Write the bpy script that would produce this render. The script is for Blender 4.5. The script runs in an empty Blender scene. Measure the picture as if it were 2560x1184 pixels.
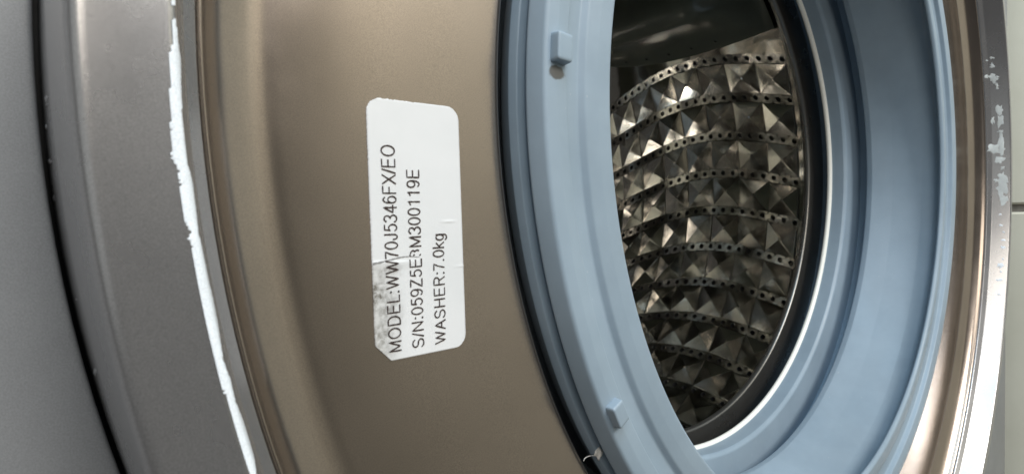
import bpy, bmesh, math, random
import numpy as np
from mathutils import Vector, Matrix
random.seed(7); rng = np.random.RandomState(7)
SC = bpy.context.scene
COL = SC.collection
S = 0.14                                   # one modelling unit (radius of the gasket mouth) in metres
PI = math.pi
R = math.radians

# ------------------------------------------------------------------ camera
cam_d = bpy.data.cameras.new('camera')
cam = bpy.data.objects.new('camera', cam_d); COL.objects.link(cam)
CX = Vector((0.00270968, -0.65030240, -0.75967062))      # picture right, in world axes
CY = Vector((-0.99999132, -0.00416677, 0.0))             # picture down
CZ = Vector((-0.00316537, 0.75966403, -0.65030804))      # into the picture
CAM = Vector((-0.25114933, -0.68466732, 1.80941611))
cam.matrix_world = Matrix(((CX.x, -CY.x, -CZ.x, CAM.x*S),
                           (CX.y, -CY.y, -CZ.y, CAM.y*S),
                           (CX.z, -CY.z, -CZ.z, CAM.z*S),
                           (0, 0, 0, 1)))
cam_d.sensor_width = 36; cam_d.sensor_fit = 'HORIZONTAL'
cam_d.lens = 36*1499.388/2560
cam_d.dof.use_dof = True; cam_d.dof.focus_distance = .19; cam_d.dof.aperture_fstop = 42
cam_d.clip_start = 0.005; cam_d.clip_end = 60
SC.camera = cam

# ------------------------------------------------------------------ light
W = bpy.data.worlds.new('World'); SC.world = W; W.use_nodes = True
bg = W.node_tree.nodes['Background']
bg.inputs['Color'].default_value = (0.57, 0.57, 0.56, 1)
bg.inputs['Strength'].default_value = 0.10

def area(name, loc, target, size, size_y, power, color):
    d = bpy.data.lights.new(name, 'AREA'); d.shape = 'RECTANGLE'
    d.size = size*S; d.size_y = size_y*S; d.energy = power; d.color = color
    o = bpy.data.objects.new(name, d); COL.objects.link(o)
    o.location = Vector(loc)*S
    o.rotation_euler = (Vector(target)-Vector(loc)).to_track_quat('-Z', 'Y').to_euler()
    return o
area('window_light', (7.2, -2.9, 2.9), (0, 0, 0), 3.4, 6.4, 7.0, (0.60, 0.82, 1.0))
area('front_fill_light', (6.6, -8.2, 0.4), (0, 0.5, 0), 3.6, 4.6, 18.0, (1.0, 0.965, 0.90))  # added fill lamp for the gasket front and drum, not a known doorway
area('warm_fill_light', (3.3, -4.4, 4.6), (0, 0.5, 0), 4.0, 2.6, 2.9, (1.0, 0.92, 0.80))  # added warm fill lamp, brightens the drum facets and the floor
area('overhead_light', (0.4, -3.2, 6.6), (0, -0.6, 0), 5.0, 4.0, 0.40, (0.95, 1.0, 0.97))

SC.view_settings.view_transform = 'Standard'
SC.view_settings.look = 'None'
SC.view_settings.gamma = 1.0
SC.view_settings.exposure = 0.0

# ------------------------------------------------------------------ helpers
def tag(o, label=None, cat=None, group=None, kind=None):
    if label: o['label'] = label
    if cat: o['category'] = cat
    if group: o['group'] = group
    if kind: o['kind'] = kind
    return o

def mesh_obj(name, verts, faces, mat=None, parent=None, smooth=True, uvs=None):
    me = bpy.data.meshes.new(name)
    me.from_pydata([tuple(c*S for c in v) for v in verts], [], faces)
    if uvs is not None:
        ul = me.uv_layers.new(name='UVMap')
        for l in me.loops: ul.data[l.index].uv = uvs[l.vertex_index]
    me.validate(); me.update()
    if smooth: me.polygons.foreach_set('use_smooth', [True]*len(me.polygons))
    o = bpy.data.objects.new(name, me); COL.objects.link(o)
    if mat: me.materials.append(mat)
    if parent: o.parent = parent
    return o

def catmull(pts, n=8):
    pts = [np.array(p, float) for p in pts]
    P = [2*pts[0]-pts[1]] + pts + [2*pts[-1]-pts[-2]]
    out = []
    for i in range(1, len(P)-2):
        p0, p1, p2, p3 = P[i-1:i+3]
        d1, d2, d0 = [max(np.linalg.norm(b-a)**.5, 1e-5) for a, b in ((p1, p2), (p2, p3), (p0, p1))]
        m1 = (p2-p1) + d1*((p1-p0)/d0 - (p2-p0)/(d0+d1))
        m2 = (p2-p1) + d1*((p3-p2)/d2 - (p3-p1)/(d1+d2))
        for k in range(n):
            t = k/n
            out.append(p1*(2*t**3-3*t*t+1) + m1*(t**3-2*t*t+t) + p2*(-2*t**3+3*t*t) + m2*(t**3-t*t))
    out.append(pts[-1])
    return [tuple(p) for p in out]

def fillet(pts, rads, n=5):
    """polyline with its corners rounded; rads = one radius per point (ends ignored)"""
    if not hasattr(rads, '__len__'): rads = [rads]*len(pts)
    out = [np.array(pts[0], float)]
    for i in range(1, len(pts)-1):
        a, b, c = [np.array(p, float) for p in pts[i-1:i+2]]
        u = (a-b); lu = np.linalg.norm(u); u /= lu
        v = (c-b); lv = np.linalg.norm(v); v /= lv
        cosang = np.clip(u@v, -1, 1); ang = math.acos(cosang)
        if rads[i] <= 0 or ang > PI-0.02: out.append(b); continue
        d = min(rads[i]/math.tan(ang/2), .49*lu, .49*lv)
        p, q = b+u*d, b+v*d
        for k in range(n+1):
            t = k/n
            out.append((1-t)**2*p + 2*t*(1-t)*b + t*t*q)
    out.append(np.array(pts[-1], float))
    return [tuple(p) for p in out]

def pol(r, th, y):                          # th in radians, 0 = up, towards +X
    return (r*math.sin(th), y, r*math.cos(th))

def revolve(name, prof, mat, parent=None, n=288, centre=(0, 0), smooth=True):
    verts, faces = [], []
    m = len(prof)
    for k in range(n):
        th = 2*PI*k/n
        for r, y in prof:
            x, yy, z = pol(r, th, y); verts.append((x+centre[0], yy, z+centre[1]))
    for k in range(n):
        k2 = (k+1) % n
        for j in range(m-1):
            faces.append((k*m+j, k*m+j+1, k2*m+j+1, k2*m+j))
    return mesh_obj(name, verts, faces, mat, parent, smooth)

# ------------------------------------------------------------------ materials
def new_mat(name, base, rough=.5, metal=0.0, spec=.5):
    m = bpy.data.materials.new(name); m.use_nodes = True
    b = m.node_tree.nodes['Principled BSDF']
    b.inputs['Base Color'].default_value = (*base, 1)
    b.inputs['Roughness'].default_value = rough
    b.inputs['Metallic'].default_value = metal
    b.inputs['Specular IOR Level'].default_value = spec
    return m, m.node_tree.nodes, m.node_tree.links, b

def texco(nt, kind='Object'):
    return nt.new('ShaderNodeTexCoord').outputs[kind]

def noise(nt, lk, vec, scale, detail=3, rough=.5):
    n = nt.new('ShaderNodeTexNoise'); n.inputs['Scale'].default_value = scale
    n.inputs['Detail'].default_value = detail; n.inputs['Roughness'].default_value = rough
    lk.new(vec, n.inputs['Vector']); return n.outputs['Fac']

def ramp(nt, lk, fac, stops):
    r = nt.new('ShaderNodeValToRGB'); e = r.color_ramp.elements
    while len(e) < len(stops): e.new(.5)
    for i, (p, c) in enumerate(stops):
        e[i].position = p; e[i].color = (*c, 1) if hasattr(c, '__len__') else (c, c, c, 1)
    lk.new(fac, r.inputs['Fac']); return r.outputs['Color']

def bump(nt, lk, b, fac, strength, dist):
    n = nt.new('ShaderNodeBump'); n.inputs['Strength'].default_value = strength
    n.inputs['Distance'].default_value = dist
    lk.new(fac, n.inputs['Height']); lk.new(n.outputs['Normal'], b.inputs['Normal'])

def mix(nt, lk, fac, a, b_):
    m = nt.new('ShaderNodeMix'); m.data_type = 'RGBA'
    if isinstance(fac, (int, float)): m.inputs[0].default_value = fac
    else: lk.new(fac, m.inputs[0])
    for s, v in ((6, a), (7, b_)):
        if isinstance(v, tuple): m.inputs[s].default_value = (*v, 1)
        else: lk.new(v, m.inputs[s])
    return m.outputs[2]

def mth(nt, lk, op, a, b_=None):
    m = nt.new('ShaderNodeMath'); m.operation = op
    for i, v in enumerate((a, b_)):
        if v is None: continue
        if isinstance(v, (int, float)): m.inputs[i].default_value = v
        else: lk.new(v, m.inputs[i])
    return m.outputs[0]

def grain_mat(name, base, rough, metal, var=.12, scale=60, bump_s=.08, spec=.5):
    m, nt, lk, b = new_mat(name, base, rough, metal, spec)
    v = texco(nt)
    f = noise(nt, lk, v, scale, 4, .6)
    lo = tuple(c*(1-var) for c in base); hi = tuple(min(1, c*(1+var)) for c in base)
    cc = ramp(nt, lk, f, [(.3, lo), (.7, hi)])
    g = nt.new('ShaderNodeMix'); g.data_type = 'RGBA'; g.blend_type = 'MULTIPLY'; g.inputs[0].default_value = 1
    lk.new(cc, g.inputs[6]); lk.new(ramp(nt, lk, noise(nt, lk, v, 5200, 1, .5), [(.3, .86), (.7, 1.12)]), g.inputs[7])
    lk.new(g.outputs[2], b.inputs['Base Color'])
    f2 = noise(nt, lk, v, 2600, 2, .5)
    bump(nt, lk, b, f2, bump_s, .0002)
    r = ramp(nt, lk, noise(nt, lk, v, 25, 5, .65), [(.3, rough*.84), (.7, min(1, rough*1.18))])
    lk.new(r, b.inputs['Roughness'])
    return m

M = {}
M['panel'] = grain_mat('grey panel paint', (.275, .282, .295), .36, .25, .06, 40, .025)
M['ring'] = grain_mat('silver ring coating', (.43, .425, .435), .26, .8, .04, 30, .012)
M['recess'] = grain_mat('brown grey recess', (.37, .315, .275), .22, .95, .05, 35, .015)
M['gasket'] = None
M['black'] = grain_mat('black cavity', (.012, .012, .013), .6, 0, .2, 40)
M['trim'] = grain_mat('bright steel trim', (.92, .92, .87), .3, .0, .02, 40, .02)
M['steel'] = None
M['back'] = grain_mat('drum back steel', (.72, .69, .64), .15, 1.0, .06, 40, .02)
M['collar'] = grain_mat('dark steel collar', (.20, .195, .185), .3, .85, .1, 40, .05)
M['lifter'] = grain_mat('dark grey lifter', (.15, .165, .14), .17, 0, .1, 30, .05)
M['white'] = grain_mat('bare white plastic', (.82, .88, .96), .45, 0, .03, 60, .1)
M['flake'] = grain_mat('flaked silver edge', (.56, .60, .61), .45, .0, .15, 90, .3)
M['speck'] = grain_mat('grey scuff', (.26, .26, .27), .5, .0, .2, 90, .2)
M['ink'] = grain_mat('brown black ink', (.035, .022, .02), .7, 0, .3, 300, .05)
M['lint'] = grain_mat('white lint', (.78, .78, .76), .9, 0, .08, 200, .5)
M['cabinet'] = grain_mat('cabinet paint', (.125, .128, .142), .4, .2, .05, 40)
M['grout'] = grain_mat('dark grout', (.24, .22, .19), .9, 0, .3, 80, .4)
M['foot'] = grain_mat('black rubber foot', (.02, .02, .02), .7, 0, .2, 60)

def gasket_mat():
    m, nt, lk, b = new_mat('blue grey rubber', (.33, .40, .48), .42, 0, .45)
    v = texco(nt)
    f = noise(nt, lk, v, 45, 4, .6)
    base = ramp(nt, lk, f, [(.25, (.252, .330, .410)), (.75, (.288, .366, .446))])
    sp = noise(nt, lk, v, 900, 1, .4)                     # specks of dust
    base = mix(nt, lk, ramp(nt, lk, sp, [(.79, 0), (.83, .35)]), base, (.7, .7, .68))
    # dark patch just below the upper tab
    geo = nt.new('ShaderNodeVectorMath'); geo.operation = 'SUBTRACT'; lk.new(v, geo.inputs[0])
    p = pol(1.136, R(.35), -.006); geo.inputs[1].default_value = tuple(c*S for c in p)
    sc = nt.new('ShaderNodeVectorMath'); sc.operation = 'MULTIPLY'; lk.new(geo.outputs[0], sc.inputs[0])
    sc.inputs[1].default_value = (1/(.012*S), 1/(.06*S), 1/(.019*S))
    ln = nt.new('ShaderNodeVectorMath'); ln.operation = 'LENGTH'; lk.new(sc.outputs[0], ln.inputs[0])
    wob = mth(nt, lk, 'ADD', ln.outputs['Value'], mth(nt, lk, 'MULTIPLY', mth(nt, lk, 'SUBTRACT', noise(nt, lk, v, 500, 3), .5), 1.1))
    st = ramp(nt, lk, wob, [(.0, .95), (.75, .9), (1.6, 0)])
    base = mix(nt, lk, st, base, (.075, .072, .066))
    wash = ramp(nt, lk, noise(nt, lk, v, 14, 5, .65), [(.35, .88), (.65, 1.06)])
    mm = nt.new('ShaderNodeMix'); mm.data_type = 'RGBA'; mm.blend_type = 'MULTIPLY'; mm.inputs[0].default_value = 1
    lk.new(base, mm.inputs[6]); lk.new(wash, mm.inputs[7]); base = mm.outputs[2]
    lk.new(ramp(nt, lk, noise(nt, lk, v, 22, 4, .6), [(.35, .36), (.7, .55)]), b.inputs['Roughness'])
    lk.new(base, b.inputs['Base Color'])
    bump(nt, lk, b, noise(nt, lk, v, 700, 4, .6), .12, .0003)
    return m
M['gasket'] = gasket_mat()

def steel_mat():
    m, nt, lk, b = new_mat('pressed stainless steel', (.62, .60, .56), .12, 1.0)
    v = texco(nt)
    f = noise(nt, lk, v, 60, 4, .6)
    lk.new(ramp(nt, lk, f, [(.3, (.80, .78, .74)), (.7, (.90, .88, .84))]), b.inputs['Base Color'])
    lk.new(ramp(nt, lk, noise(nt, lk, v, 90, 4, .7), [(.35, .06), (.75, .12)]), b.inputs['Roughness'])
    bump(nt, lk, b, noise(nt, lk, v, 110, 1, .4), .06, .0008)
    return m
M['steel'] = steel_mat()

def floor_mat():
    m, nt, lk, b = new_mat('cream floor tile', (.6, .57, .48), .4)
    v = texco(nt)
    f = noise(nt, lk, v, 18, 5, .6)
    lk.new(ramp(nt, lk, f, [(.3, (.76, .74, .62)), (.7, (.83, .81, .69))]), b.inputs['Base Color'])
    bump(nt, lk, b, noise(nt, lk, v, 150, 3), .05, .001)
    return m
M['floor'] = floor_mat()

# ------------------------------------------------------------------ floor
FZ = -2.75
def box(x0, x1, y0, y1, z0, z1):
    v = [(x, y, z) for x in (x0, x1) for y in (y0, y1) for z in (z0, z1)]
    f = [(0, 1, 3, 2), (4, 6, 7, 5), (0, 4, 5, 1), (2, 3, 7, 6), (0, 2, 6, 4), (1, 5, 7, 3)]
    return v, f

v, f = box(-40, 40, -40, 40, FZ-.6, FZ-.02)
floor = tag(mesh_obj('floor', v, f, M['grout'], smooth=False), kind='structure')
TW, GAP = 3.2, .045
def tile_mesh():
    h = TW/2-GAP/2; c = .012
    v = [(sx*h, sy*h, -.018) for sx, sy in ((-1, -1), (1, -1), (1, 1), (-1, 1))]
    v += [(sx*h, sy*h, -c) for sx, sy in ((-1, -1), (1, -1), (1, 1), (-1, 1))]
    v += [(sx*(h-c), sy*(h-c), 0) for sx, sy in ((-1, -1), (1, -1), (1, 1), (-1, 1))]
    f = [(8, 9, 10, 11)]
    for a in (0, 4):
        for k in range(4): f.append((a+k, a+(k+1) % 4, a+4+(k+1) % 4, a+4+k))
    return v, f
v, f = tile_mesh()
tile0 = None
for i in range(-4, 4):
    for j in range(-5, 3):
        if tile0 is None:
            t = tile0 = mesh_obj('floor_tile', v, f, M['floor'], floor, smooth=False)
        else:
            t = tile0.copy(); COL.objects.link(t); t.parent = floor
        t.location = ((-.085+TW/2+i*TW)*S, (-1.2+j*TW)*S, FZ*S)

# ------------------------------------------------------------------ washing machine
wm = bpy.data.objects.new('washing_machine', None); COL.objects.link(wm)
wm.location = (0, 0, 0)
tag(wm, 'silver grey front loading washing machine seen into its open porthole, rating sticker above it', 'washing machine')

PY = .095                                       # the front panel's plane
# front panel: square sheet with a round hole
def front_panel():
    n = 256; verts, faces = [], []
    hole = fillet([(1.7835, .20), (1.7835, PY), (1.84, PY)], .008, 5)
    m = len(hole)+1
    X0, X1, Z0, Z1 = -2.14, 2.14, FZ+.12, 3.2
    for k in range(n):
        th = 2*PI*k/n
        for r, y in hole: verts.append(pol(r, th, y))
        dx, dz = math.sin(th), math.cos(th)
        t = min([(X1/dx if dx > 1e-9 else 1e9), (X0/dx if dx < -1e-9 else 1e9),
                 (Z1/dz if dz > 1e-9 else 1e9), (Z0/dz if dz < -1e-9 else 1e9)])
        verts.append((dx*t, PY, dz*t))
    for k in range(n):
        k2 = (k+1) % n
        for j in range(m-1): faces.append((k*m+j, k2*m+j, k2*m+j+1, k*m+j+1))
    return mesh_obj('front_panel', verts, faces, M['panel'], wm)
front_panel()
# cabinet: the closed sides, top, bottom and back
v, f = box(-2.14, 2.14, PY+.004, 3.9, FZ+.12, 3.2)
cab = mesh_obj('cabinet', v, [q for q in f if q != (0, 4, 5, 1)], M['cabinet'], wm, smooth=False)
for sx in (-1.8, 1.8):
    for yy in (.5, 3.5):
        vv, ff = [], []
        for k in range(16):
            a = 2*PI*k/16
            vv += [(sx+.14*math.cos(a), yy+.14*math.sin(a), FZ), (sx+.14*math.cos(a), yy+.14*math.sin(a), FZ+.06),
                   (sx+.07*math.cos(a), yy+.07*math.sin(a), FZ+.07), (sx+.07*math.cos(a), yy+.07*math.sin(a), FZ+.13)]
        for k in range(16):
            k2 = (k+1) % 16
            for j in range(3): ff.append((k*4+j, k2*4+j, k2*4+j+1, k*4+j+1))
        mesh_obj('foot', vv, ff, M['foot'], wm)

# bezel ring
RING = fillet([(1.7775, .16), (1.7775, .02), (1.771, -.079), (1.692, -.090), (1.672, -.022), (1.657, -.008), (1.655, .075)],
              [0, .02, .019, .010, .008, .004, 0], 7)
ring = revolve('bezel_ring', RING, M['ring'], wm)
v_gap = revolve('gap_backing', [(1.80, .15), (1.60, .15)], M['black'], wm, 128)

# recess plate between ring and opening
REC = catmull([(1.658, .030), (1.655, .000), (1.651, -.003), (1.643, .012), (1.628, .0295), (1.610, .0415), (1.590, .0515), (1.574, .0544), (1.55, .0547),
               (1.45, .0552), (1.33, .0568), (1.225, .058)], 6) + \
      fillet([(1.2245, .0581), (1.199, .059), (1.191, .11), (1.193, .16)], [0, .035, .02, 0], 6)[1:]
rec = revolve('recess_plate', REC, M['recess'], wm)

# gasket
GAS = fillet([(1.09, .55), (1.09, .19), (1.150, .115), (1.1705, .073), (1.1665, .056), (1.152, .053), (1.120, .060), (1.171, .030), (1.160, -.004),
              (1.135, -.006), (1.108, -.003), (1.103, .012), (1.066, .016), (1.056, .006), (1.030, .001), (1.000, -.002), (.992, .012), (1.050, .032),
              (1.040, .085), (1.012, .180), (.988, .250), (.991, .272), (1.10, .288), (1.12, .312), (1.09, .330), (.953, .335), (.945, .346), (.944, .398), (.99, .43)],
             [0, .02, .01, .006, .004, .006, .004, .006, .010, .02, .006, .006, .008, .012, .03, .010, .008, .02, .05, .08, .012, .008, .01, .012, .01, .018, .006, .004, 0], 5)
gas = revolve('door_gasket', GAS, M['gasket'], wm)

# small moulded tabs on the gasket's front face
def tab(th0, th1, r0, r1, y0, y1):
    n, m = 10, 5
    bm = bmesh.new()
    o = bmesh.ops.create_cube(bm, size=2)
    bmesh.ops.bevel(bm, geom=bm.edges[:], offset=.30, segments=4, affect='EDGES', profile=.6)
    vv = []
    for q in bm.verts:
        a, b_, c = q.co
        taper = 1-.10*(c+1)/2
        th = R((th0+th1)/2 + a*taper*(th1-th0)/2); r = (r0+r1)/2 + b_*taper*(r1-r0)/2
        vv.append(pol(r, th, y0+(y1-y0)*(c+1)/2))
    bm.verts.index_update()
    ff = [tuple(x.index for x in fc.verts) for fc in bm.faces]
    bm.free()
    return mesh_obj('gasket_tab', vv, ff, M['gasket'], gas)
tab(1.05, 3.55, 1.114, 1.150, .002, -.022)
tab(-30.7, -28.3, 1.122, 1.154, .002, -.022)

# bright trim line where gasket meets drum
trim = revolve('trim_ring', [(.9440+.0100*math.cos(a), .402+.0100*math.sin(a)) for a in np.linspace(0, 2*PI, 13)], M['trim'], wm)

# ------------------------------------------------------------------ drum
DR = 1.35
def wav(y):
    t = min(max(y, .66), 2.05)-1.25
    return 1.364*t + 19.321*t*t + .744*t**3 - 12.731*t**4
PITCH = 9.0
TH0 = 184.35
collar = revolve('drum_collar', fillet([(1.42, .56), (1.20, .500), (.96, .476), (.915, .474), (.912, .492), (.93, .508), (1.06, .530), (1.27, .60), (1.355, .665), (1.353, .712)],
                 [0, .1, .02, .01, .008, .02, .05, .08, .05, 0], 6), M['collar'], wm)
def drum_shell():
    prof = fillet([(1.45, .70), (1.45, 2.30), (1.36, 2.36), (.90, 2.34), (.80, 2.25), (.35, 2.22), (.02, 2.22)], .05, 4)
    more = []
    for a, b_ in zip(prof[:-1], prof[1:]):
        m_ = 8 if abs(a[0]-b_[0]) > .2 else 1
        for q in range(m_): more.append((a[0]+(b_[0]-a[0])*q/m_, a[1]+(b_[1]-a[1])*q/m_))
    prof = more+[prof[-1]]; n = 240; m = len(prof); v, f = [], []
    for k in range(n):
        th = 2*PI*k/n
        for r, y in prof:
            if y > 2.1:
                arm = max(0, math.cos(1.5*(th-R(20))))**10+max(0, -math.cos(1.5*(th-R(20))))**10
                y = y-.05*arm*min(1, max(0, (1.28-r)/.12))*min(1, r/.3)-.004*max(0, math.cos(24*th))*min(1, max(0, (r-.86)/.05))*min(1, max(0, (1.26-r)/.05))
            v.append(pol(r, th, y))
    for k in range(n):
        k2 = (k+1) % n
        for j in range(m-1): f.append((k*m+j, k*m+j+1, k2*m+j+1, k2*m+j))
    return mesh_obj('drum', v, f, M['back'], wm)
drum = drum_shell()
tub = revolve('tub', [(1.10, .50), (1.55, .60), (1.57, 2.6), (0, 2.62)], M['black'], wm, 96)

YCOL = [.715]+[.877+.1645*k for k in range(9)]
SW = 1.05                                    # half width of a perforated strip in degrees
PH = .0125                                    # height of an embossed diamond
def diamond(thc, ya, yb, flip=False):
    e = .004
    a0, a1 = SW+.12, PITCH-SW-.12
    ya, yb = ya+e, yb-e
    ym = (ya+yb)/2
    rr = DR
    def P(a, y, r): return pol(r, R(thc+a+wav(y)), y)
    am = (a0+a1)/2
    c = [P(a0, ya, rr), P(a1, ya, rr), P(a1, yb, rr), P(a0, yb, rr)]
    # base rim sits a touch outside so that the creases read as lines
    o = [P(a0-.12, ya-e, rr+.006), P(a1+.12, ya-e, rr+.006), P(a1+.12, yb+e, rr+.006), P(a0-.12, yb+e, rr+.006)]
    b = .10                                   # blunted apex
    ap = []
    for (a, y) in ((a0, ya), (a1, ya), (a1, yb), (a0, yb)):
        ap.append(P(am+(a-am)*b, ym+(y-ym)*b, rr-PH*(1-b*.6)))
    hj = rng.uniform(.88, 1.15); am += rng.uniform(-.12, .12); ym += rng.uniform(-.002, .002)
    ap = [tuple(np.array(q)*1.0) for q in ap]
    tip = P(am, ym, rr-PH*hj)
    v = o+c+ap+[tip]
    f = []
    for k in range(4):
        k2 = (k+1) % 4
        f += [(k, k2, 4+k2, 4+k), (4+k, 4+k2, 8+k2, 8+k), (8+k, 8+k2, 12)]
    return v, f

HP = .0590
def strip_geo(thc, y0, y1):
    """perforated strip: a punched hole with a rolled lip every HP"""
    v, f = [], []
    n = 14
    y = y0
    first = True
    def P(a, yy, r): return pol(r, R(thc+a+wav(yy)), yy)
    while y < y1:
        yc = y+HP/2
        i0 = len(v)
        da = math.degrees(1/DR)
        sq = []
        for k in range(n):
            t = 2*PI*(k+.5)/n
            cx, cy = math.cos(t), math.sin(t)
            m = max(abs(cx), abs(cy))
            sq.append((cx/m*SW, cy/m*HP/2))
        rings = [None, (.0142, .0), (.0136, .0), (.0126, .0012), (.0118, .008), (.0112, .020)]
        for q, rg in enumerate(rings):
            for k in range(n):
                t = 2*PI*(k+.5)/n
                if rg is None: v.append(P(sq[k][0], yc+sq[k][1], DR+.004))
                else: v.append(P(rg[0]*math.cos(t)*da, yc+rg[0]*math.sin(t), DR+.004+rg[1]))
        for q in range(len(rings)-1):
            for k in range(n):
                k2 = (k+1) % n
                f.append((i0+q*n+k, i0+q*n+k2, i0+(q+1)*n+k2, i0+(q+1)*n+k))
        y += HP
    return v, f

LIFT = [133.5, 253.5, 13.5]
def in_lifter(th):
    return any(abs((th-l+180) % 360-180) < 12.5 for l in LIFT)
rest_v, rest_f = [], []
def add_rest(v, f):
    k = len(rest_v); rest_v.extend(v); rest_f.extend(tuple(i+k for i in q) for q in f)
for k in range(40):
    thc = (TH0+PITCH*(k-20))
    th = thc % 360
    shown = 140 < th < 262
    mid = (th+PITCH/2) % 360
    v, f = strip_geo(thc, .73-HP/2, 2.25)
    if in_lifter(th): pass
    elif shown:
        o = mesh_obj('perforated_strip', v, f, M['steel'], drum)
        o.data.materials.append(M['black'])
        o.data.polygons.foreach_set('use_smooth', [(q // 14) % 5 >= 1 for q in range(len(f))])
        o.data.polygons.foreach_set('material_index', [1 if (q // 14) % 5 >= 2 else 0 for q in range(len(f))])
    else: add_rest(v, f)
    if in_lifter(mid) or in_lifter(th): 
        continue
    for ya, yb in zip(YCOL[:-1], YCOL[1:]):
        v, f = diamond(thc, ya, yb)
        if shown: mesh_obj('embossed_diamond', v, f, M['steel'], drum, smooth=False)
        else: add_rest(v, f)
rest = tag(mesh_obj('embossed_wall', rest_v, rest_f, M['steel'], drum, smooth=False), kind='stuff')
# plain band of wall at the front, between the lip and the first diamonds
revolve('drum_front_band', [(1.353, .664), (1.352, .712)], M['steel'], drum)
# smooth wall either side of each lifter
def wall_patch(l):
    th = [TH0+PITCH*(k-20) for k in range(-25, 66)]
    right = min(t for t in th if t > l+12.5 or abs(t-l-12.5) < 1e-6)-SW
    left = max(t for t in th if t < l-12.5)
    mid = left+PITCH/2
    left = left+SW if abs(mid-l) < 12.5 else left+PITCH-SW
    v, f = [], []
    ny, na = 30, 14
    for i in range(ny+1):
        y = .712+(2.3-.712)*i/ny
        for j in range(na+1):
            a = left+(right-left)*j/na
            v.append(pol(DR+.005+.075*max(0, 1-abs(a-l)/(right-l if a > l else l-left)), R(a+wav(y)), y))
    for i in range(ny):
        for j in range(na):
            p = i*(na+1)+j; f.append((p, p+1, p+na+2, p+na+1))
    mesh_obj('drum_wall', v, f, M['steel'], drum)
for l in LIFT: wall_patch(l)

def lifter(l):
    v, f = [], []
    ny = 40
    prof = [(-1.0, 0), (-.93, .05), (-.70, .42), (-.52, .82), (-.40, .95), (-.28, 1.0), (-.08, 1.0), (.04, .95), (.16, .82), (.55, .36), (.82, .13), (.94, .045), (1.0, 0)]
    prof = catmull(prof, 3)
    m = len(prof)
    for i in range(ny+1):
        t = i/ny
        y = .73+t*1.55
        w = 13.1-9.0*(abs(y-1.24)/.9)**2.2*(1 if y > 1.24 else .55)
        w = max(w, 3)
        h = .265*min(1, (1-abs(2*t-1)**6)+.12)
        for a, q in prof:
            if abs(a) == 1: q = -.22
            v.append(pol(DR-.002-h*q, R(l+a*w), y))
    for i in range(ny):
        for j in range(m-1):
            p = i*m+j; f.append((p, p+1, p+m+1, p+m))
    for i in (0, ny): f.append(tuple(range(i*m, i*m+m)))
    o = mesh_obj('lifter', v, f, M['lifter'], wm)
    # small drain holes along its lower edge
    for y in (1.02, 1.165, 1.31, 1.46, 1.60):
        w = 13.1-9.0*(abs(y-1.24)/.9)**2.2*(1 if y > 1.24 else .55)
        a = R(l+w*.80); rad = DR-.002-.265*.150
        vv = []; n = 12
        for k in range(n):
            tt = 2*PI*k/n
            for s_, d in ((.0085, -.003), (.0065, -.0015), (.006, .01)):
                vv.append(pol(rad+d, a+s_*math.cos(tt)/DR, y+s_*math.sin(tt)))
        ff = []
        for k in range(n):
            k2 = (k+1) % n
            for q in range(2): ff.append((k*3+q, k2*3+q, k2*3+q+1, k*3+q+1))
        ff.append(tuple(k*3+2 for k in range(n)))
        mesh_obj('drain_hole', vv, ff, M['black'], o)
for l in LIFT: lifter(l)

# ------------------------------------------------------------------ sticker with its print
LO = np.array([-.4231, 1.3437]); LA = R(2.5)
e1 = np.array([math.cos(LA), math.sin(LA)]); e2 = np.array([-e1[1], e1[0]])
rec_r = np.array(sorted((r, y) for r, y in REC if 1.225 <= r <= 1.545))
def rec_y(r): return float(np.interp(r, rec_r[:, 0], rec_r[:, 1]))
def LP(u, v, lift):
    p = LO+e1*u+e2*v
    return (p[0], rec_y(math.hypot(p[0], p[1]))-lift, p[1])
LW, LH = .3605, .0762
def crease(u, v):
    c = .1375-.055*max(0, .0752-v)**1.0*(1 if v > .03 else .0)-(.0025 if v <= .03 else 0)
    fade = min(1, max(0, (v+.004)/.03))
    d = (u-c)
    k = (math.exp(-(d/.0016)**2) if d > 0 else math.exp(-(d/.008)**2)*.8)*fade
    e = math.exp(-((u-.122)/.0015)**2)*max(0, (-.055-v)/.02)*.25
    g = math.exp(-((u-.190)/.0015)**2)*max(0, 1-abs(v+.052)/.018)*.35
    return (k*.45+e+g)*.0026
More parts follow.
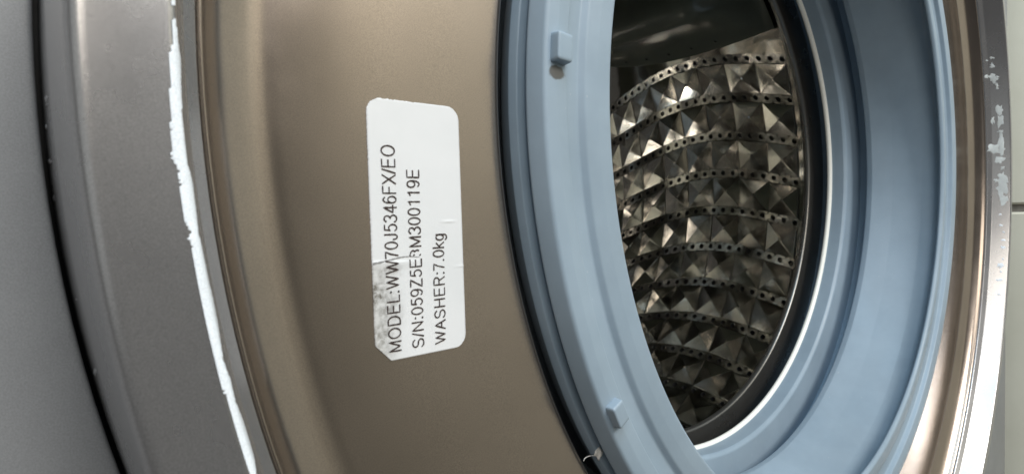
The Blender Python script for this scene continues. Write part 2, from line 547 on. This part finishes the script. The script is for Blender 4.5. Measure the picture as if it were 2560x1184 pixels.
def sticker():
    nu, nv = 260, 56
    rc = .021
    rj = np.random.RandomState(3)
    jag = np.convolve(rj.randn(nv*4), np.ones(3)/3, 'same')*.0011
    v, f, uv, keep = [], [], [], {}
    def inside(u, w):                       # rounded rectangle, cut lower left corner
        cx = min(max(u, rc), LW-rc); cy = min(max(w, -LH+rc), LH-rc)
        du, dv = u-cx, w-cy
        d = math.hypot(du, dv)
        if d > rc and d > 1e-9: cx += du/d*rc; cy += dv/d*rc; u, w = cx, cy
        k = (u-0)+(LH-w)
        if k < .024: u += (.024-k)/2; w -= (.024-k)/2
        return u, w
    for i in range(nu+1):
        for j in range(nv+1):
            u0, w0 = LW*i/nu, -LH+2*LH*j/nv
            u, w = inside(u0, w0)
            if i == nu and w > .0: u += jag[j*3] if w > .03 else jag[j*3]*.4
            if j == nv: w += jag[(i*2) % len(jag)]*.25
            v.append(LP(u, w, .0016+crease(u, w))); uv.append((u/LW, (w+LH)/(2*LH)))
    for i in range(nu):
        for j in range(nv):
            p = i*(nv+1)+j; f.append((p, p+1, p+nv+2, p+nv+1))
    # thickness: a skirt down to the plate
    rim = [i*(nv+1) for i in range(nu+1)] + [nu*(nv+1)+j for j in range(1, nv+1)] + \
          [i*(nv+1)+nv for i in range(nu-1, -1, -1)] + [j for j in range(nv-1, 0, -1)]
    k0 = len(v)
    for q in rim:
        x, y, z = v[q]; v.append((x, rec_y(math.hypot(x, z))+.0005, z)); uv.append(uv[q])
    L_ = len(rim)
    for k in range(L_): f.append((rim[k], rim[(k+1) % L_], k0+(k+1) % L_, k0+k))
    m, nt, lk, b = new_mat('sticker paper', (.78, .80, .83), .5, 0, .3)
    uvn = texco(nt, 'UV'); sep = nt.new('ShaderNodeSeparateXYZ'); lk.new(uvn, sep.inputs[0])
    ob = texco(nt)
    base = ramp(nt, lk, noise(nt, lk, ob, 70, 4), [(.3, (.68, .70, .73)), (.7, (.72, .735, .765))])
    # grime smear along the upper left edge, left of the fold
    n1 = noise(nt, lk, ob, 900, 4, .7); n2 = noise(nt, lk, ob, 220, 3, .6)
    vv = sep.outputs['Y']; uu = sep.outputs['X']
    zone = mth(nt, lk, 'MULTIPLY', ramp(nt, lk, vv, [(.66, 0), (.92, 1)]), ramp(nt, lk, uu, [(0, .25), (.10, .75), (.20, 1), (.36, 1), (.375, 0)]))
    k = mth(nt, lk, 'MULTIPLY', zone, ramp(nt, lk, n2, [(.36, .15), (.58, 1)]))
    k = mth(nt, lk, 'MULTIPLY', k, ramp(nt, lk, n1, [(.36, .1), (.60, 1)]))
    base = mix(nt, lk, k, base, (.07, .065, .06))
    zone2 = mth(nt, lk, 'MULTIPLY', ramp(nt, lk, vv, [(.70, 0), (1.0, 1)]), ramp(nt, lk, uu, [(0, .6), (.36, .5), (.385, 0)]))
    base = mix(nt, lk, mth(nt, lk, 'MULTIPLY', zone2, .55), base, (.42, .40, .35))
    lk.new(base, b.inputs['Base Color'])
    bump(nt, lk, b, noise(nt, lk, ob, 260, 4), .10, .0004)
    return mesh_obj('rating_sticker', v, f, m, wm, uvs=uv)
stk = sticker()

def tear():
    pts = catmull([(-.0005+.1365, LH, 0), (.1384, .0554, 0), (.1418, .0336, 0), (.1424, .020, 0), (.1405, .0015, 0)], 6)
    v, f = [], []
    for i, (u, w, _) in enumerate(pts):
        hw = .0011*(1-i/len(pts))**.7+.0002
        hw *= 1+.5*math.sin(i*2.3)*.6
        for sgn in (-1, 1): v.append(LP(u+sgn*hw, w, .0020+crease(u, w)))
    for i in range(len(pts)-1): f.append((2*i, 2*i+1, 2*i+3, 2*i+2))
    return mesh_obj('paper_tear', v, f, M['speck'], stk, smooth=False)
tear()

# monoline lettering, glyphs in a 1 high box
def arc(cx, cy, rx, ry, a0, a1, n=14):
    return [(cx+rx*math.cos(R(a0+(a1-a0)*k/n)), cy+ry*math.sin(R(a0+(a1-a0)*k/n))) for k in range(n+1)]
G = {
 'M': (.86, [[(.08, 0), (.08, 1), (.43, .05), (.78, 1), (.78, 0)]]),
 'O': (.86, [arc(.43, .5, .37, .5, 0, 360, 24)]),
 'D': (.78, [[(.08, 0), (.08, 1), (.36, 1)]+arc(.36, .5, .34, .5, 90, -90)+[(.08, 0)]]),
 'E': (.72, [[(.64, 0), (.09, 0), (.09, 1), (.62, 1)], [(.09, .52), (.58, .52)]]),
 'L': (.60, [[(.09, 1), (.09, 0), (.55, 0)]]),
 ':': (.30, [arc(.14, .04, .03, .03, 0, 360, 8), arc(.14, .68, .03, .03, 0, 360, 8)]),
 '.': (.30, [arc(.14, .04, .03, .03, 0, 360, 8)]),
 'W': (.98, [[(.03, 1), (.26, 0), (.49, .98), (.72, 0), (.95, 1)]]),
 '7': (.60, [[(.06, .98), (.54, .98), (.36, .60), (.22, 0)]]),
 '0': (.60, [arc(.30, .5, .25, .5, 0, 360, 22)]),
 'J': (.55, [[(.43, 1), (.43, .28)]+arc(.25, .25, .18, .25, 0, -180, 10)+[(.06, .33)]]),
 '5': (.60, [[(.50, .98), (.16, .98), (.10, .52)]+arc(.29, .34, .25, .32, 125, -150, 16)]),
 '3': (.60, [arc(.28, .75, .22, .24, 160, -90, 12)+arc(.28, .26, .26, .26, 90, -165, 14)]),
 '4': (.60, [[(.42, 0), (.42, 1), (.04, .28), (.58, .28)]]),
 '6': (.60, [arc(.31, .56, .24, .44, 48, 180, 12)+[(.07, .33)], arc(.31, .32, .24, .32, 0, 360, 18)]),
 '9': (.60, [arc(.29, .44, .24, .44, -132, 0, 12)+[(.53, .67)], arc(.29, .68, .24, .32, 0, 360, 18)]),
 'F': (.66, [[(.09, 0), (.09, 1), (.60, 1)], [(.09, .51), (.53, .51)]]),
 'X': (.72, [[(.03, 0), (.68, 1)], [(.03, 1), (.68, 0)]]),
 '/': (.32, [[(.02, 0), (.30, 1)]]),
 'S': (.74, [arc(.36, .75, .27, .25, 15, 270, 14)+arc(.36, .25, .30, .25, 90, -165, 14)]),
 'N': (.80, [[(.09, 0), (.09, 1), (.70, 0), (.70, 1)]]),
 'Z': (.66, [[(.07, 1), (.58, 1), (.04, 0), (.61, 0)]]),
 '1': (.60, [[(.14, .78), (.30, .86), (.36, 1), (.36, 0)]]),
 'A': (.76, [[(.02, 0), (.37, 1), (.72, 0)], [(.15, .36), (.59, .36)]]),
 'H': (.80, [[(.09, 0), (.09, 1)], [(.69, 0), (.69, 1)], [(.09, .52), (.69, .52)]]),
 'R': (.78, [[(.09, 0), (.09, 1), (.45, 1)]+arc(.45, .76, .22, .24, 90, -90, 10)+[(.09, .52)], [(.42, .52), (.69, 0)]]),
 'k': (.54, [[(.08, 0), (.08, 1)], [(.46, .70), (.08, .32)], [(.20, .44), (.50, 0)]]),
 'g': (.60, [arc(.28, .36, .22, .35, 0, 360, 18), [(.50, .70), (.50, -.10)]+arc(.28, -.10, .22, .19, 0, -160, 10)]),
 '~': (.60, [[(.10, .94), (.16, .99)], [(.26, .93), (.36, .90)], [(.12, .66), (.17, .60)], arc(.28, .34, .22, .26, 60, -30, 6), [(.10, .12), (.16, .06)], arc(.38, .70, .10, .14, 60, -60, 5)]),
}
def lettering(text, u0, u1, v0, v1, h0, h1, faint=()):
    tot = sum(G[c][0] for c in text)
    verts, faces = [], []
    sx = (u1-u0)/tot
    x = 0
    for ci, c in enumerate(text):
        wd, strokes = G[c]
        for st in strokes:
            pts = []
            for px, py in st:
                px = wd/2+(px-wd/2)*.86
                s_ = (x+px)/tot
                pts.append(np.array([u0+(x+px)*sx, v0+(v1-v0)*s_+py*(h0+(h1-h0)*s_)]))
            # resample and widen
            fine = [pts[0]]
            for a, b_ in zip(pts[:-1], pts[1:]):
                m_ = max(1, int(np.linalg.norm(b_-a)/.003))
                for q in range(1, m_+1): fine.append(a+(b_-a)*q/m_)
            L_ = len(fine)
            base = len(verts)
            hw0 = .00102
            for q in range(L_):
                d = fine[min(q+1, L_-1)]-fine[max(q-1, 0)]
                d = d/(np.linalg.norm(d)+1e-9); nn = np.array([-d[1], d[0]])
                hw = hw0*(1+.22*rng.uniform(-1, 1))
                p = fine[q]-(d*hw0*.7 if q == 0 else 0)+(d*hw0*.7 if q == L_-1 else 0)
                for s_ in (-1, 1):
                    w = p+nn*hw*s_
                    verts.append(LP(w[0], w[1], .0023+crease(w[0], w[1])))
            for q in range(L_-1):
                a = base+2*q; faces.append((a, a+1, a+3, a+2))
        x += wd
    return mesh_obj('printed_line', verts, faces, M['ink'], stk, smooth=False)
lettering('MODEL:WW70J5346FX/EO', .0100, .2990, .0370, .0362, .0186, .0206)
lettering('S/N:059Z5E~M300119E', .0100, .2670, -.0004, -.0022, .0183, .0198)
lettering('WASHER:7.0kg', .0100, .1740, -.0384, -.0412, .0176, .0188)

# ------------------------------------------------------------------ wear on the ring's edge
def px_ray(x, y):
    d = CX*((x-1280)/1499.388)+CY*((y-592)/1499.388)+CZ
    return d
RA = np.array(RING); RS = np.r_[0, np.cumsum(np.linalg.norm(np.diff(RA, axis=0), axis=1))]
def ring_at(s, lift):
    r = np.interp(s, RS, RA[:, 0]); y = np.interp(s, RS, RA[:, 1])
    r2 = np.interp(s+.002, RS, RA[:, 0])-np.interp(s-.002, RS, RA[:, 0]); y2 = np.interp(s+.002, RS, RA[:, 1])-np.interp(s-.002, RS, RA[:, 1])
    l = math.hypot(r2, y2); nr, ny = -y2/l, r2/l          # outward side of the profile
    if ny > 0 and nr < 0: pass
    nr, ny = (y2/l, -r2/l)
    # outward = away from the ring's body centre
    if nr*(r-1.715)+ny*(y-.05) < 0: nr, ny = -nr, -ny
    return r+nr*lift, y+ny*lift
sg = np.linspace(RS[0], RS[-1], 260)
SGr = np.array([ring_at(s, 0) for s in sg])
def on_ring(x, y, bottom=False):
    """where the ray of the photograph's pixel meets the ring: (s, theta)"""
    d = px_ray(x, y); best = None; cand = []; prev = None
    for s, (r, yy) in zip(sg, SGr):
        t = (yy-CAM.y)/d.y
        p = CAM+d*t
        if t <= 0 or (p.z < 0) != bottom: prev = None; continue
        e = math.hypot(p.x, p.z)-r
        now = (abs(e), s, math.atan2(p.x, p.z), t, e)
        if best is None or now[0] < best[0]: best = now
        if prev is not None and prev[4]*e <= 0: cand.append(min(prev, now))
        prev = now
    if cand: best = min(cand, key=lambda q: q[3])
    return best
WL1 = [(425, -12), (425, 0), (425.5, 15)]
WR1 = [(437, -12), (436.5, 0), (435, 15)]
WL2 = [(431, 43), (429, 76), (430, 109), (424, 139), (425, 177), (425, 250), (426, 299), (427, 351), (429, 398), (435, 406), (444, 418), (450, 452), (451, 499), (457, 519), (460, 540), (466, 563), (476, 580), (471, 597), (472, 606), (481, 617), (479, 634), (486, 658), (491, 698), (503, 749), (504, 754), (511, 794), (519, 823), (524, 850), (529, 876), (541, 925), (562, 986), (582, 1052), (599, 1109), (612, 1150), (628, 1200)]
WR2 = [(434, 40), (439, 66), (443, 114), (449, 152), (449.5, 203), (454, 299), (461, 367), (466, 410), (472, 428), (479, 462), (488, 536), (493, 580), (500, 611), (518, 698), (531, 753), (541, 806), (550, 864), (556, 900), (572, 945), (586, 1003), (607, 1056), (621, 1101), (632, 1140), (641, 1200)]
def worn(Lp, Rp, y0, y1, step, mat, jit):
    v, f = [], []
    L = np.array(Lp, float); Q = np.array(Rp, float)
    ys = np.arange(y0, y1+.1, step); m = 9
    sm = lambda q: np.convolve(rng.randn(len(ys)+4), np.ones(q)/q**.5, 'same')[2:-2]
    jl, jr = jit*(.9*rng.randn(len(ys))+.5*sm(3)), jit*.6*(.7*rng.randn(len(ys))+.5*sm(3))
    for i, y in enumerate(ys):
        xl = np.interp(y, L[:, 1], L[:, 0])+jl[i]; xr = np.interp(y, Q[:, 1], Q[:, 0])+jr[i]
        a = on_ring(xl, y); b_ = on_ring(xr, y)
        for k in range(m):
            t = k/(m-1); s = a[1]+(b_[1]-a[1])*t; th = a[2]+(b_[2]-a[2])*t
            r, yy = ring_at(s, .0013 if 0 < k < m-1 else .0009)
            v.append(pol(r, th, yy))
    for i in range(len(ys)-1):
        for k in range(m-1):
            p = i*m+k; f.append((p, p+1, p+m+1, p+m))
    return mesh_obj('worn_edge', v, f, mat, ring)
worn(WL1, WR1, -10, 15, 3, M['white'], .25)
worn(WL2, WR2, 43, 1196, 3, M['white'], .55)

def chip(cx, cy, w, h, bottom, mat, seed):
    """an irregular flake of worn coating lying on the ring"""
    rr = np.random.RandomState(seed); n = 16
    rad = np.clip(1+.30*rr.randn(n), .45, 1.5); v = []
    c = on_ring(cx, cy, bottom)
    if c is None or c[0] > .02: return
    r, y = ring_at(c[1], .0007); v.append(pol(r, c[2], y))
    for fr, lift in ((.8, .0006), (1.0, .0002)):
        for k in range(n):
            a = 2*PI*k/n
            q = on_ring(cx+w*.5*rad[k]*fr*math.cos(a), cy+h*.5*rad[k]*fr*math.sin(a), bottom)
            if abs(q[1]-c[1]) > .06: q = c
            r, y = ring_at(q[1], lift); v.append(pol(r, q[2], y))
    f = []
    for k in range(n):
        k2 = (k+1) % n
        f += [(0, 1+k, 1+k2), (1+k, 1+n+k, 1+n+k2, 1+k2)]
    return mesh_obj('worn_flake', v, f, mat, ring)
flakes = [(2480, 145, 11, 7), (2467, 152, 7, 3), (2466, 192, 12, 9), (2483, 196, 24, 22), (2493, 193, 8, 5), (2480, 165, 12, 14),
          (2492, 215, 10, 16), (2498, 275, 16, 26), (2500, 300, 14, 34), (2482, 301, 8, 18), (2501, 329, 14, 8), (2484, 372, 30, 28),
          (2503, 350, 14, 28), (2506, 372, 16, 36), (2500, 400, 22, 20), (2507, 420, 10, 9), (2505, 445, 24, 40), (2506, 470, 26, 40),
          (2508, 500, 20, 20), (2489, 451, 10, 8)]
for i, (x, y, w, h) in enumerate(flakes): chip(x, y, w, h, True, M['flake'], 20+i)
for i, (x, y, w, h) in enumerate([(2501, 536, 8, 4), (2502, 563, 12, 4), (2509, 580, 6, 4), (2507, 600, 14, 5), (2507, 619, 14, 9), (2507, 647, 6, 5), (2502, 664, 16, 11), (2502, 678, 6, 5), (2499, 699, 18, 6), (2498, 735, 8, 5)]):
    chip(x, y, w, h, True, M['white'], 60+i)
for i, (x, y, w, h) in enumerate([(117, 248, 6, 22), (119, 262, 7, 5), (117, 318, 4, 16), (124, 404, 9, 9), (135, 497, 5, 16), (193, 747, 5, 4), (238, 928, 8, 20)]):
    chip(x, y, w, h, False, M['speck'], 90+i)

# ------------------------------------------------------------------ lint caught in the gasket
def lint():
    c = Vector((-.597, .028, 1.005))
    d = px_ray(1497, 1132); t = (.055-CAM.y)/d.y; c = CAM+d*t
    bm = bmesh.new()
    bmesh.ops.create_icosphere(bm, subdivisions=3, radius=1)
    rr = np.random.RandomState(5)
    off = rr.randn(6, 3)
    for q in bm.verts:
        p = q.co.copy(); n = 1
        for k in range(6): n += .22*math.sin(3.1*(p.x*off[k][0]+p.y*off[k][1]+p.z*off[k][2])+k)
        q.co = Vector((p.x*.0085*n, p.y*.005*n, p.z*.0105*n))
        if p.x < -.55: q.co.x -= .006*(-.55-p.x)/.45; q.co.z *= .55
    vv = [tuple(c+q.co) for q in bm.verts]; ff = [tuple(x.index for x in fc.verts) for fc in bm.faces]
    bm.free()
    o = mesh_obj('lint_scrap', vv, ff, M['lint'])
    tag(o, 'white scrap of lint with a pale hair caught between gasket and black gap', 'lint')
    pts = []
    for x, y in ((1489, 1138), (1478, 1138), (1467, 1141), (1461, 1146), (1459, 1151)):
        d = px_ray(x, y); t = (.058-CAM.y)/d.y; pts.append(CAM+d*t)
    pts = catmull([tuple(p) for p in pts], 5)
    vv, ff = [], []
    for i, p in enumerate(pts):
        for k in range(6):
            a = 2*PI*k/6
            vv.append((p[0]+.0008*math.cos(a), p[1]+.0008*math.sin(a), p[2]+.0008*math.cos(a+1)))
    for i in range(len(pts)-1):
        for k in range(6): ff.append((i*6+k, i*6+(k+1) % 6, i*6+6+(k+1) % 6, i*6+6+k))
    mesh_obj('hair', vv, ff, M['lint'], o)
lint()
